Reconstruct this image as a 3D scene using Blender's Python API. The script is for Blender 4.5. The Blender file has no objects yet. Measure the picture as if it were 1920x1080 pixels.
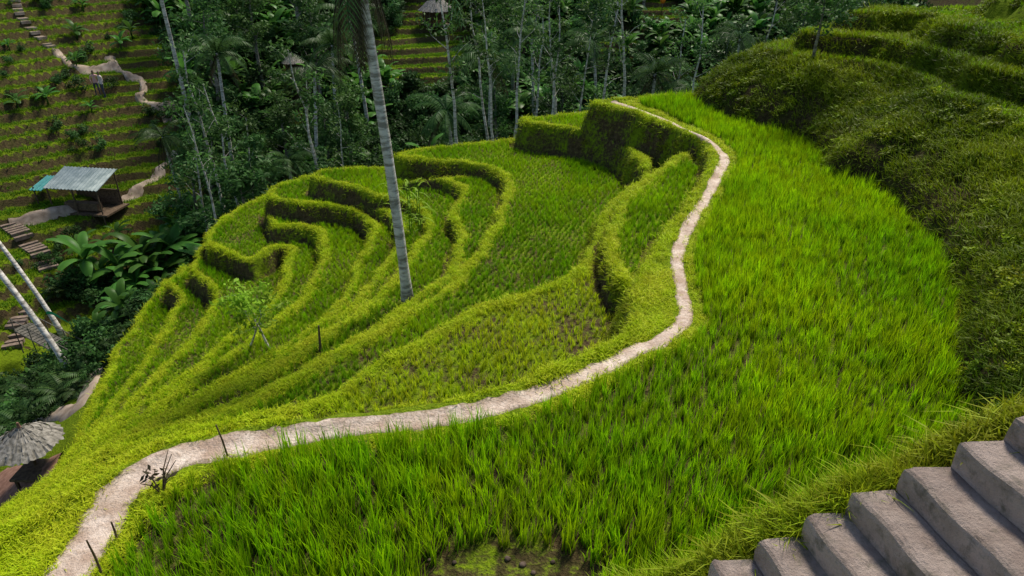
import bpy, math, random
import numpy as np
from mathutils import Vector, Matrix
random.seed(3); rng=np.random.default_rng(7)
C28,S28=math.cos(math.radians(28)),math.sin(math.radians(28))
def ray(u,v):
    dx=(u-960)/1280.; dy=(540-v)/1280.
    return dx, C28+dy*S28, -S28+dy*C28
def P(u,v,z):
    a,b,c=ray(u,v); t=(6-z)/(-c); return (a*t,b*t)
def cr(pts,n=5):
    pts=[np.array(p,float) for p in pts]; out=[]
    for i in range(len(pts)-1):
        p0=pts[max(i-1,0)];p1=pts[i];p2=pts[i+1];p3=pts[min(i+2,len(pts)-1)]
        for k in range(n):
            t=k/n
            out.append(0.5*((2*p1)+(-p0+p2)*t+(2*p0-5*p1+4*p2-p3)*t*t+(-p0+3*p1-3*p2+p3)*t**3))
    out.append(pts[-1]); return np.array(out)
_lat={}
def vn(x,y,s,seed=0):
    if seed not in _lat: _lat[seed]=np.random.default_rng(100+seed).random((64,64))
    L=_lat[seed]; x=np.asarray(x)/s; y=np.asarray(y)/s
    xi=np.floor(x).astype(int); yi=np.floor(y).astype(int); fx=x-xi; fy=y-yi
    fx=fx*fx*(3-2*fx); fy=fy*fy*(3-2*fy)
    a=L[xi%64,yi%64];b=L[(xi+1)%64,yi%64];c=L[xi%64,(yi+1)%64];d=L[(xi+1)%64,(yi+1)%64]
    return (a*(1-fx)+b*fx)*(1-fy)+(c*(1-fx)+d*fx)*fy
def segdist(px,py,poly,closed=True):
    d=np.full(px.shape,1e9); n=len(poly)
    ins=np.zeros(px.shape,bool)
    for i in range(n if closed else n-1):
        ax,ay=poly[i]; bx,by=poly[(i+1)%n]
        ex,ey=bx-ax,by-ay; L=ex*ex+ey*ey
        if L<1e-10: continue
        t=np.clip(((px-ax)*ex+(py-ay)*ey)/L,0,1)
        q=(px-ax-t*ex)**2+(py-ay-t*ey)**2
        np.minimum(d,q,out=d)
        if closed and ay!=by:
            ins^=((ay>py)!=(by>py))&(px<ex*(py-ay)/(by-ay)+ax)
    d=np.sqrt(d)
    return np.where(ins,d,-d) if closed else d

# ---------------------------------------------------------------- layout
A_out=[(1310,180),(1250,182),(1180,187),(1124,191),(1118,198),(1180,212),(1240,235),(1290,255),(1325,278),(1332,300),(1318,335),(1290,375),(1262,415),(1235,460),(1205,510),(1182,560),(1174,595),(1172,625),(1140,648),(1100,668),(1040,695),(960,725),(880,745),(740,768),(600,785),(480,805),(300,850),(200,900),(100,960),(0,1010)]
Ldef=[
(-1.0,[(1115,214),(1010,221),(978,230),(1060,242),(1140,258),(1190,282),(1222,305),(1208,332),(1160,370),(1120,420),(1100,470),(1070,520),(1000,550),(900,575),(870,595),(780,640),(680,700),(600,757),(520,775),(400,802),(300,830),(200,872),(100,942),(0,1000)]),
(-2.0,[(1000,262),(960,265),(850,275),(760,287),(738,296),(800,303),(870,308),(930,325),(945,350),(935,400),(912,450),(872,500),(838,545),(760,590),(680,640),(600,683),(500,735),(400,778),(300,812),(200,852),(100,930),(0,992)]),
(-2.4,[(760,340),(820,338),(862,352),(868,372),(842,400),(858,440),(846,495),(795,550),(722,603),(642,652),(560,700),(470,742),(385,778),(290,812),(200,846),(100,926),(0,989)]),
(-2.75,[(720,316),(640,319),(600,324),(582,336),(650,352),(710,372),(770,385),(800,410),(790,445),(750,505),(700,565),(640,615),(560,668),(470,710),(380,755),(280,800),(200,838),(100,922),(0,985)]),
(-3.05,[(640,366),(690,384),(738,412),(745,450),(712,512),(668,568),(618,618),(545,662),(462,702),(380,746),(285,792),(200,832),(100,918),(0,982)]),
(-3.4,[(570,333),(515,352),(500,372),(560,384),(640,395),(685,415),(695,445),(668,500),(640,560),(600,605),(540,645),(460,690),(380,735),(290,782),(200,826),(100,915),(0,979)]),
(-4.0,[(520,375),(500,395),(510,430),(555,426),(597,440),(602,470),(592,510),(562,560),(500,615),(430,668),(350,722),(270,775),(200,816),(100,909),(0,973)]),
(-4.5,[(505,368),(450,390),(402,428),(390,458),(430,484),(465,492),(520,468),(542,475),(534,505),(520,540),(480,592),(430,640),(350,700),(270,757),(200,807),(100,904),(0,968)]),
(-5.1,[(398,440),(370,480),(362,512),(385,535),(402,560),(372,615),(320,680),(260,738),(200,790),(100,899),(0,963)]),
(-5.7,[(345,500),(318,535),(335,552),(328,585),(290,650),(240,715),(195,775),(100,894),(0,958)]),
(-6.4,[(310,525),(265,590),(228,640),(203,690),(180,735),(160,775),(145,825),(100,888),(0,952)]),
]
terr=[]
for z,px in Ldef:
    w=cr([P(u,v,z) for u,v in px]); e=w[-1]
    poly=np.vstack([w,[(e[0]-.3,e[1]-4),(e[0],e[1]-9),(5,-9),(5,12),(4,26)]])
    terr.append((z,poly))
terr=terr[::-1]
T2=np.vstack([cr([P(u,v,-.5) for u,v in [(1262,300),(1232,325),(1200,352),(1162,390),(1136,430),(1136,470),(1150,510),(1172,560),(1180,600)]]),[(6,12),(6,22)]])
terr.append((-.5,T2))
Apoly=np.vstack([cr([P(u,v,0) for u,v in A_out]),[(-6.6,2),(-6,-2),(-5,-7),(8,-7),(14,8),(14,20),(12,27)]])
terr.append((0.,Apoly))
path_px=[(1150,192,.3),(1215,213,.32),(1270,238,.34),(1320,262,.34),(1350,285,.34),(1358,300,.34),(1345,330,.32),(1325,370,.3),(1300,410,.3),(1275,460,.3),(1270,500,.28),(1278,540,.28),(1285,580,.3),(1275,612,.34),(1240,638,.36),(1190,660,.36),(1120,697,.38),(1050,725,.36),(980,748,.36),(900,772,.36),(820,787,.36),(720,800,.36),(600,812,.38),(500,828,.42),(400,848,.46),(320,868,.50),(260,900,.55),(215,945,.58),(180,1000,.6),(145,1050,.6),(110,1110,.6),(70,1180,.6)]
pathw=cr([P(u,v,0)+(w*.92,) for u,v,w in path_px],8)
riceA_px=[(1300,184),(1200,192),(1240,212),(1300,240),(1345,262),(1375,285),(1380,305),(1365,340),(1345,380),(1320,420),(1300,465),(1298,500),(1308,545),(1320,590),(1305,630),(1260,660),(1200,685),(1130,725),(1060,755),(980,780),(900,800),(820,812),(720,824),(600,836),(500,856),(420,880),(350,908),(300,945),(250,1000),(215,1055),(180,1130)]
toe_px=[(1305,178),(1312,200),(1400,235),(1480,252),(1540,290),(1560,330),(1640,355),(1700,410),(1760,470),(1790,560),(1800,640),(1803,740)]
toew=cr([P(u,v,0) for u,v in toe_px])
riceA=np.vstack([cr([P(u,v,0) for u,v in riceA_px]),[(-2,3.6),(0,3.7),(2,4.4),(4,4.8),(6.0,6.0)],toew[::-1]])
Hpoly=np.vstack([toew,[(6.0,6.5),(6.3,4.5),(7,2),(8,-6),(70,-6),(70,34),(30,33),(14,31),(9,29.2)]])
axis=[(-34,-30),(-26,8),(-21,26),(-8,37),(8,42),(30,46),(90,50)]
farpoly=np.array([(-34,-30)]+axis[1:]+[(90,400),(-400,400),(-400,-30)])
# ---------------------------------------------------------------- grid
def seq(parts):
    out=[]
    for a,b,s in parts:
        n=max(1,int(round((b-a)/s))); out+=list(np.linspace(a,b,n,endpoint=False))
    out.append(parts[-1][1]); return np.array(out)
xs=seq([(-260,-90,12),(-90,-55,2),(-55,-17,.28),(-17,13,.07),(13,24,.3),(24,60,1.0),(60,240,12)])
ys=seq([(-40,-4,2),(-4,2.2,.3),(2.2,29.5,.07),(29.5,72,.15),(72,110,1.2),(110,300,12)])
X,Y=np.meshgrid(xs,ys,indexing='ij')
nx,ny=X.shape
D=np.full(X.shape,-1e9)
wx=X+.20*(vn(X,Y,1.0,1)-.5)+.10*(vn(X,Y,.33,2)-.5); wy=Y+.20*(vn(X,Y,1.0,3)-.5)+.10*(vn(X,Y,.33,4)-.5)
fm=(X>-30)&(X<26)&(Y>-12)&(Y<45)
def sd(poly):
    o=np.full(X.shape,-30.); o[fm]=segdist(wx[fm],wy[fm],poly); return o
S=[sd(p) for _,p in terr]
sH=np.full(X.shape,-60.); hm=(X>-40)&(Y>-30)&(Y<100); sH[hm]=segdist(wx[hm],wy[hm],Hpoly)
for s in S+[sH]: D=np.maximum(D,s)
Dout=np.maximum(-D,0)
t=np.clip((X+12)/14,0,1); ss=t*t*(3-2*t)
bn=-7.3+4.1*ss-.6*Dout
w=segdist(X,Y,farpoly)
zf=-12.2+.41*np.maximum(w,0)+2.4*(vn(X,Y,13,5)-.5)*np.clip(w/8,0,1)+.9*(vn(X,Y,5,6)-.5)*np.clip(w/4,0,1)
zf=np.where(w>70,-12.2+.41*70+.15*(w-70),zf)
step=.54
tt=zf/step; fl=np.floor(tt); fr=tt-fl
q=np.clip((fr-.72)/.28,0,1); q=q*q*(3-2*q)
zq=step*(fl+q)
farr=np.where((w>3)&(w<66),np.minimum(.70-fr,fr-.02),-1)
amt=np.clip((w-1)/2,0,1)
zfar=zf*(1-amt)+zq*amt
Z=np.maximum(np.maximum(bn,-12.4+.5*(vn(X,Y,3,7)-.5)),zfar)
isfar=(zfar>=Z-1e-6)&(w>0)
R=np.full(X.shape,-1.)
own=np.full(X.shape,-1)
foot=np.full(X.shape,9.)
bw=.20+.14*vn(X,Y,.8,60)
for i,((lvl,_),s) in enumerate(zip(terr,S)):
    k=3.8
    lip=.09*np.exp(-((s-.13)/.12)**2)+.05*(vn(X,Y,.5,8)-.5)
    wn=.35*(vn(X,Y,.25,50+i)-.5)+.7*(vn(X,Y,.9,70+i)-.5)
    c=np.where(s>0,lvl+lip,lvl-k*(-s)+lip+wn*np.clip(-s*4,0,1))
    ins=s>0
    gap=(-s)-(lvl-Z)/k
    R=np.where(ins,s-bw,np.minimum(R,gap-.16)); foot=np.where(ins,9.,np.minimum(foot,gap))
    own=np.where((c>=Z)|ins,i,own)
    own=np.where((own==i)&(~ins),100+i,own)
    Z=np.maximum(Z,c)
nA=len(terr)-1
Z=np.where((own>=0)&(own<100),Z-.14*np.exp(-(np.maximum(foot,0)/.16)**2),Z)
sRA=np.full(X.shape,-9.); sRA[fm]=segdist(X[fm]+.12*(vn(X,Y,.5,61)[fm]-.5),Y[fm]+.12*(vn(X,Y,.5,62)[fm]-.5),riceA)
R=np.where(own==nA,sRA-.03,R)
Z=np.where((own==nA)&(sRA>0),-.05,Z)
# right hill
g=np.interp(sH,[-1,0,.25,.9,3,5,8,15,40,80],[-3,-.05,.6,1.15,2.5,3.4,4.6,7.5,17,26])
lump=(vn(X,Y,1.9,9)-.5)*.9+(vn(X,Y,.6,10)-.5)*.34
g=g+lump*np.clip(sH/1.5,0,1)
th=(g-2.05)/.62; fh=np.floor(th); rh=th-fh
qh=np.clip((rh-.68)/.32,0,1); gq=2.05+.62*(fh+qh*qh*(3-2*qh))
g=np.where((g>2.05)&(Y>14),gq,g)
hillr=np.where((g>2.0)&(Y>14)&(sH>0),.6-rh,-1)
onH=(sH>0)&(g>Z)
Z=np.where(sH>-1,np.maximum(Z,g),Z); own=np.where(onH,200,own); R=np.where(onH,-1,R)
# near bank carrying the stairs
zs=np.clip(3.6-.77*(2.36-X),-5,3.95)
nb=np.where(Y>2.98,zs-.28-2.3*(Y-2.98),np.where(Y>2.76,zs-.28,np.where(Y>.8,zs-.36,np.maximum(zs-.36,np.minimum(4.3,zs-.3+1.5*(.8-Y))))))
nb=nb+.22*(vn(X,Y,.4,11)-.5)*(Y>2.76)
nb=np.where((X>-6)&(X<9)&(Y<9),nb,-30)
onN=nb>Z; Z=np.maximum(Z,nb); own=np.where(onN,300,own); R=np.where(onN,-1,R)
def ifr(a,v): return np.interp(v,a,np.arange(len(a)))
def samp(F,x,y):
    fx=np.clip(ifr(xs,x),0,nx-1.001); fy=np.clip(ifr(ys,y),0,ny-1.001)
    i=fx.astype(int); j=fy.astype(int); a=fx-i; b=fy-j
    return (F[i,j]*(1-a)+F[i+1,j]*a)*(1-b)+(F[i,j+1]*(1-a)+F[i+1,j+1]*a)*b
def sampn(F,x,y):
    i=np.clip(np.round(ifr(xs,x)).astype(int),0,nx-1); j=np.clip(np.round(ifr(ys,y)).astype(int),0,ny-1); return F[i,j]
def hz(x,y): return float(samp(Z,np.array([x]),np.array([y]))[0])
gx=np.gradient(Z,xs,axis=0); gy=np.gradient(Z,ys,axis=1)
nzz=1/np.sqrt(1+gx*gx+gy*gy); nxx=-gx*nzz; nyy=-gy*nzz
def P3(u,v,t0=2):
    a,b,c=ray(u,v); ts=np.arange(t0,160,.05)
    h=samp(Z,a*ts,b*ts); zz=6+c*ts
    k_=np.argmax(zz<h); tt_=ts[k_]
    return (a*tt_,b*tt_,float(h[k_]))
clear_px=[(160,400,3.0),(100,400,2),(60,470,2.2),(80,500,1.6),(30,620,2),(120,655,2.6),(190,650,1.2),(70,860,2.6),(30,920,2.5),(820,48,3.),(820,75,3),(550,135,1.6),(1240,30,2.5),(790,125,3.),(740,95,2.5),(810,100,3),(1290,160,2.0),(1160,90,2.),(30,440,1.2),(300,320,1.5),(150,380,2.5),(250,372,1.4),(60,880,2.)]
jn=vn(X,Y,5,12)
jung=(((w>-14)&(w<4+3*jn))|((w>0)&(X>-.47*Y-1+3*(jn-.5)))) & (D<-.8)
for u,v,r in clear_px:
    p=P3(u,v)
    jung&=~((X-p[0])**2+(Y-p[1])**2<(r+.5)**2)
# grassness
wall=(nzz<.75)
G=np.full(X.shape,.8)
wl_=wall&(own>=100)&(own<200)
camw=wl_&(nyy<-.3)
G=np.where(camw,.12+.6*vn(X,Y,.8,13),G)
G=np.where(wl_&(nyy>=-.3),.5,G)
G=np.where((R>-.05)&(own>=0)&(own<100),.5,G)
G=np.where((R>-.05)&(own==nA),.4,G)
G=np.where((foot<.17)&(own>=0)&(own<100),.0,G)  # bare soil along wall feet: trench mud, with the shadow gap painted in
G=np.where(own==200,np.where(sH<.9,.05+.35*vn(X,Y,.8,15),.5+.9*(vn(X,Y,2.3,14)-.45)),G)
G=np.where(isfar&(own<0),np.where(nzz<.82,.2,.9),G)
G=np.where(jung&(own<0),.3,G)
# ---------------------------------------------------------------- materials
def mat(name):
    m=bpy.data.materials.new(name); m.use_nodes=True; nt=m.node_tree; nt.nodes.clear(); return m,nt
def N(nt,t,**kw):
    n=nt.nodes.new(t)
    for a,b in kw.items(): setattr(n,a,b)
    return n
def mixc(nt,f,a,b,blend='MIX'):
    n=nt.nodes.new('ShaderNodeMix'); n.data_type='RGBA'; n.blend_type=blend
    for s,vv in ((0,f),(6,a),(7,b)):
        if isinstance(vv,bpy.types.NodeSocket): nt.links.new(vv,n.inputs[s])
        else: n.inputs[s].default_value=vv if s==0 else (*vv,1)
    return n.outputs[2]
def mth(nt,op,a,b=0.,clamp=False):
    n=nt.nodes.new('ShaderNodeMath'); n.operation=op; n.use_clamp=clamp
    for s,vv in ((0,a),(1,b)):
        if isinstance(vv,bpy.types.NodeSocket): nt.links.new(vv,n.inputs[s])
        else: n.inputs[s].default_value=vv
    return n.outputs[0]
def noise(nt,scale,detail=4,vec=None,rough=.55):
    n=N(nt,'ShaderNodeTexNoise'); n.inputs['Scale'].default_value=scale; n.inputs['Detail'].default_value=detail; n.inputs['Roughness'].default_value=rough
    if vec is None:
        g_=nt.nodes.new('ShaderNodeNewGeometry'); vec=g_.outputs['Position']
    nt.links.new(vec,n.inputs['Vector']); return n.outputs['Fac']
def mr(nt,v,a,b,c=0.,d=1.):
    n=nt.nodes.new('ShaderNodeMapRange'); nt.links.new(v,n.inputs[0])
    for i_,q_ in enumerate((a,b,c,d)): n.inputs[i_+1].default_value=q_
    return n.outputs[0]
def finish(nt,col,rough=.8,spec=.2,bump=None,bs=.3,bd=.05,metal=0):
    p=N(nt,'ShaderNodeBsdfPrincipled'); 
    if isinstance(col,bpy.types.NodeSocket): nt.links.new(col,p.inputs['Base Color'])
    else: p.inputs['Base Color'].default_value=(*col,1)
    p.inputs['Roughness'].default_value=rough; p.inputs['Specular IOR Level'].default_value=spec; p.inputs['Metallic'].default_value=metal
    if bump is not None:
        b=N(nt,'ShaderNodeBump'); b.inputs['Strength'].default_value=bs; b.inputs['Distance'].default_value=bd
        nt.links.new(bump,b.inputs['Height']); nt.links.new(b.outputs[0],p.inputs['Normal'])
    o=N(nt,'ShaderNodeOutputMaterial'); nt.links.new(p.outputs[0],o.inputs[0]); return p
def foliage(name,base,tip,alt,transl=.35,var=.35,patch=.35,rough=.55):
    m,nt=mat(name)
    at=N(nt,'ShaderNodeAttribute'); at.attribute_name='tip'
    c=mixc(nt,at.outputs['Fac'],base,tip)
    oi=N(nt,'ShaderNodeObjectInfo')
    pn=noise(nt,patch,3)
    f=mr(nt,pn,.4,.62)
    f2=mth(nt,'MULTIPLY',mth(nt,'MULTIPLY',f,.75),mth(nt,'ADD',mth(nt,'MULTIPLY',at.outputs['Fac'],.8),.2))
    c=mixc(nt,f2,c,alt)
    br=mr(nt,oi.outputs['Random'],0,1,1-var,1+var)
    hs=N(nt,'ShaderNodeHueSaturation'); nt.links.new(c,hs.inputs['Color']); nt.links.new(br,hs.inputs['Value'])
    hu=mr(nt,oi.outputs['Random'],0,1,.488,.512); nt.links.new(hu,hs.inputs['Hue'])
    p=N(nt,'ShaderNodeBsdfPrincipled'); nt.links.new(hs.outputs[0],p.inputs['Base Color']); p.inputs['Roughness'].default_value=rough; p.inputs['Specular IOR Level'].default_value=.12
    tr=N(nt,'ShaderNodeBsdfTranslucent'); nt.links.new(hs.outputs[0],tr.inputs['Color'])
    mx=N(nt,'ShaderNodeMixShader'); mx.inputs[0].default_value=transl
    nt.links.new(p.outputs[0],mx.inputs[1]); nt.links.new(tr.outputs[0],mx.inputs[2])
    o=N(nt,'ShaderNodeOutputMaterial'); nt.links.new(mx.outputs[0],o.inputs[0]); return m
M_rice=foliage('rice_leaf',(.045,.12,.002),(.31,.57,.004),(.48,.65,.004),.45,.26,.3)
M_lrice=foliage('lower_rice_leaf',(.045,.12,.002),(.25,.49,.004),(.40,.58,.005),.45,.24,.3)
M_seed=foliage('rice_seedling_leaf',(.18,.28,.006),(.55,.68,.010),(.60,.64,.02),.45,.2,.6)
M_grass=foliage('grass_blade',(.26,.37,.006),(.60,.72,.014),(.60,.60,.03),.4,.26,1.1)
M_wgrass=foliage('wall_grass_blade',(.08,.13,.004),(.30,.39,.010),(.34,.33,.015),.35,.35,.8)
M_hgrass=foliage('hill_grass_blade',(.03,.06,.003),(.11,.17,.006),(.36,.43,.010),.35,.4,.2)  # right-hill greens set dark: slope shade and vignette put into the colour
M_farrice=foliage('far_rice_leaf',(.05,.12,.006),(.15,.30,.010),(.22,.36,.012),.35,.3,.10)
M_jun=foliage('jungle_leaf',(.016,.042,.011),(.055,.125,.026),(.045,.105,.03),.35,.5,.15)  # jungle greens set darker, corner falloff put into the leaf colour
M_ban=foliage('banana_leaf',(.04,.12,.02),(.10,.25,.035),(.10,.22,.03),.4,.4,.2,.4)
M_palm=foliage('palm_leaf',(.02,.06,.015),(.065,.13,.03),(.075,.12,.03),.3,.4,.2,.45)
M_dead=foliage('dry_leaf',(.03,.027,.015),(.07,.06,.03),(.07,.05,.025),.2,.3,.5)
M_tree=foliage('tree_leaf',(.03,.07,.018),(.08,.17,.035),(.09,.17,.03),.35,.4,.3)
M_cass=foliage('cassava_leaf',(.2,.36,.02),(.34,.55,.04),(.3,.5,.04),.45,.3,.5)
def bark(name,a,b,sc=6):
    m,nt=mat(name); g_=N(nt,'ShaderNodeNewGeometry'); mp=N(nt,'ShaderNodeMapping'); mp.inputs['Scale'].default_value=(1,1,4.5)
    nt.links.new(g_.outputs['Position'],mp.inputs[0]); n1=noise(nt,2.2,5,mp.outputs[0],.7); n2=noise(nt,3,4)
    c=mixc(nt,mr(nt,n1,.40,.56),a,b); c=mixc(nt,mr(nt,n2,.52,.72,0,.4),c,(.09,.11,.06))
    finish(nt,c,.85,.15,n1,.6,.03); return m
M_bark=bark('pale_bark',(.24,.215,.18),(.64,.60,.54))
M_bark2=bark('grey_bark',(.09,.08,.065),(.26,.24,.2))
def simple(name,a,b,sc=8,rough=.8,bs=.3,spec=.2,metal=0):
    m,nt=mat(name); n=noise(nt,sc,6); c=mixc(nt,mr(nt,n,.35,.65),a,b); finish(nt,c,rough,spec,n,bs,.03,metal); return m
M_thatch=simple('thatch',(.12,.11,.09),(.34,.31,.27),9)
M_wood=simple('weathered_wood',(.07,.045,.03),(.16,.11,.07),10)
M_gwood=simple('grey_bamboo',(.07,.065,.05),(.16,.145,.12),10)
M_tin=simple('tin_roof',(.24,.30,.29),(.44,.50,.47),2,.55)
M_teal=simple('teal_roof',(.03,.24,.23),(.06,.34,.31),3,.5)
M_orange=simple('orange_cloth',(.6,.14,.01),(.75,.22,.02),5)
M_green=simple('green_cloth',(.01,.3,.17),(.02,.42,.25),5,.5)
M_brick=simple('terracotta_paving',(.16,.08,.055),(.27,.15,.11),6)
M_stone=simple('pale_stone',(.13,.095,.07),(.26,.19,.15),5)
M_farpath=simple('sandy_soil',(.22,.16,.115),(.46,.36,.28),2)
# terrain
m,nt=mat('terrain'); M_terr=m
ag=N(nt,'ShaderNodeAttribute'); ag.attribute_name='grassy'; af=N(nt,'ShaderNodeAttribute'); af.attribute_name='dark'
n1=noise(nt,1.3,8,rough=.65); n2=noise(nt,9,6,rough=.7); n3=noise(nt,35,4)
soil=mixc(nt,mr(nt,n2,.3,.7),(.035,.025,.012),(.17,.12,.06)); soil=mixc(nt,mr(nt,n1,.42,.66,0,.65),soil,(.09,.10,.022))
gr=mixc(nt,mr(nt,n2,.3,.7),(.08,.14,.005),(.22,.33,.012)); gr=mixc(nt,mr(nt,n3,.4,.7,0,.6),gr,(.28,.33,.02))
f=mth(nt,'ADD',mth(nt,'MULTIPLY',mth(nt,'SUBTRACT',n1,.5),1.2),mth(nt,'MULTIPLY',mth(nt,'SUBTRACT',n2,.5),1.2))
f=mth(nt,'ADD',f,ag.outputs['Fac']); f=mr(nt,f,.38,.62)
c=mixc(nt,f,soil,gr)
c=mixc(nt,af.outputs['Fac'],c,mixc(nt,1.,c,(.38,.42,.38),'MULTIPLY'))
hh=mth(nt,'ADD',n2,mth(nt,'MULTIPLY',n3,.5))
finish(nt,c,.95,.05,hh,1.,.1)
# path
m,nt=mat('path_dirt'); M_path=m
n1=noise(nt,3,6,rough=.6); n2=noise(nt,22,6,rough=.7); n5=noise(nt,1.1,3)
vo=N(nt,'ShaderNodeTexVoronoi'); vo.inputs['Scale'].default_value=11; vo.feature='DISTANCE_TO_EDGE'
g_=N(nt,'ShaderNodeNewGeometry'); nt.links.new(g_.outputs['Position'],vo.inputs['Vector'])
c=mixc(nt,mr(nt,n1,.35,.65),(.50,.36,.28),(.84,.70,.60)); c=mixc(nt,mr(nt,n2,.48,.70,0,.7),c,(.36,.25,.18)); c=mixc(nt,mr(nt,n5,.5,.7,0,.4),c,(.40,.29,.20))
at=N(nt,'ShaderNodeAttribute'); at.attribute_name='tip'
c=mixc(nt,mth(nt,'MULTIPLY',mr(nt,mth(nt,'ADD',at.outputs['Fac'],mth(nt,'SUBTRACT',n2,.5)),.6,1.0),.8),c,(.16,.13,.05))
c=mixc(nt,mr(nt,vo.outputs[0],0,.05,.35,0),c,(.26,.19,.14))
finish(nt,c,.95,.05,n2,.9,.05)
# concrete
m,nt=mat('stair_concrete'); M_conc=m
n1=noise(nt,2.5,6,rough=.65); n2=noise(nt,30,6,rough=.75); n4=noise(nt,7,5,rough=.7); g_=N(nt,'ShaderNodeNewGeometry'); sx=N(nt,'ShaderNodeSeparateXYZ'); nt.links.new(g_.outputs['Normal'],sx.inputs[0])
c=mixc(nt,mr(nt,n1,.35,.65),(.27,.205,.175),(.50,.40,.35)); c=mixc(nt,mr(nt,sx.outputs[2],.7,.3),c,mixc(nt,mr(nt,n1,.4,.6),(.70,.52,.45),(.48,.35,.29)))  # risers tinted pink, and painted lighter to lift their shade
c=mixc(nt,mr(nt,n2,.54,.77,0,.6),c,(.12,.11,.09)); c=mixc(nt,mr(nt,n4,.54,.70,0,.7),c,(.13,.125,.085))
finish(nt,c,.9,.1,n2,.9,.04)

# ---------------------------------------------------------------- mesh helpers
scene=bpy.context.scene
def link(o): scene.collection.objects.link(o); return o
def mkobj(name,mesh,loc=(0,0,0),rot=(0,0,0),sc=(1,1,1),parent=None):
    o=bpy.data.objects.new(name,mesh); o.location=loc; o.rotation_euler=rot; o.scale=sc if hasattr(sc,'__len__') else (sc,)*3
    link(o)
    if parent: o.parent=parent
    return o
class MB:
    def __init__(s): s.v=[];s.f=[];s.m=[];s.t=[]
    def add(s,v,f,m=0,t=0.):
        b=len(s.v); s.v+= [tuple(map(float,q)) for q in v]; s.f+=[tuple(b+i for i in q) for q in f]; s.m+=[m]*len(f)
        s.t+= list(t) if hasattr(t,'__len__') else [t]*len(v)
    def tube(s,pts,rad,n=8,m=0,cap=True):
        pts=[Vector(p) for p in pts]; V=[];F=[]
        for i,p in enumerate(pts):
            d=(pts[min(i+1,len(pts)-1)]-pts[max(i-1,0)]).normalized()
            a=d.cross(Vector((0.3,1,.1))); 
            if a.length<1e-3: a=d.cross(Vector((1,0,0)))
            a.normalize(); b=d.cross(a)
            for k_ in range(n):
                an=2*math.pi*k_/n; V.append(p+(a*math.cos(an)+b*math.sin(an))*rad[i])
        for i in range(len(pts)-1):
            for k_ in range(n):
                F.append((i*n+k_,i*n+(k_+1)%n,(i+1)*n+(k_+1)%n,(i+1)*n+k_))
        if cap: F.append(tuple(range(n))[::-1]); F.append(tuple((len(pts)-1)*n+i for i in range(n)))
        s.add(V,F,m)
    def box(s,c,d,m=0,rz=0):
        V=[];cs,sn=math.cos(rz),math.sin(rz)
        for k_ in range(8):
            x=(1 if k_&1 else -1)*d[0]/2;y=(1 if k_&2 else -1)*d[1]/2;z=(1 if k_&4 else -1)*d[2]/2
            V.append((c[0]+x*cs-y*sn,c[1]+x*sn+y*cs,c[2]+z))
        s.add(V,[(0,2,3,1),(4,5,7,6),(0,1,5,4),(2,6,7,3),(0,4,6,2),(1,3,7,5)],m)
    def leaves(s,c,rad,n,size,m=0,seed=0,flat=.6):
        r=np.random.default_rng(seed)
        d=r.normal(size=(n,3)); d/=np.linalg.norm(d,axis=1)[:,None]; q=d*(r.random(n)**.45)[:,None]
        p=np.array(c)+q*np.array(rad)
        nn=r.normal(size=(n,3))*flat+d*.4+np.array((0,0,.6)); nn/=np.linalg.norm(nn,axis=1)[:,None]
        a=np.cross(nn,r.normal(size=(n,3))); a/=np.linalg.norm(a,axis=1)[:,None]; b=np.cross(nn,a)
        sz=size*(.6+.8*r.random(n))[:,None]
        V=np.stack([p-a*sz,p-b*sz*.42,p+a*sz,p+b*sz*.42],1).reshape(-1,3)
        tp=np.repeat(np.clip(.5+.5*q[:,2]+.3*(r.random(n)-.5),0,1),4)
        s.add(V,[(4*i,4*i+1,4*i+2,4*i+3) for i in range(n)],m,list(tp))
    def build(s,name,mats,smooth=False):
        me=bpy.data.meshes.new(name); me.from_pydata(s.v,[],s.f)
        for q in mats: me.materials.append(q)
        me.polygons.foreach_set('material_index',s.m)
        if smooth: me.polygons.foreach_set('use_smooth',[True]*len(s.f))
        a=me.attributes.new('tip','FLOAT','POINT'); a.data.foreach_set('value',np.array(s.t,dtype=np.float32)); me.update(); return me
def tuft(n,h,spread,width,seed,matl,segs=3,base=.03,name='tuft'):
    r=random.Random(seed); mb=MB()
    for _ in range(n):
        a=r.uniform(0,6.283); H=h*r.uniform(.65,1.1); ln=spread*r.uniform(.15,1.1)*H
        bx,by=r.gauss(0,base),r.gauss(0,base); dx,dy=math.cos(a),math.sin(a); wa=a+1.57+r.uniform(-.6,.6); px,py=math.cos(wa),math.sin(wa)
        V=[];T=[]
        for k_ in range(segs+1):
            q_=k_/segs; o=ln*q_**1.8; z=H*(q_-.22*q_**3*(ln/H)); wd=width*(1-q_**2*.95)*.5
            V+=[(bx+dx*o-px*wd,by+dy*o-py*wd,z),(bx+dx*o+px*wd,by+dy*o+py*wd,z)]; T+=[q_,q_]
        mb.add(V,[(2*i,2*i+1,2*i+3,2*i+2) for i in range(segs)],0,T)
    return mb.build(name,[matl])
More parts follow.
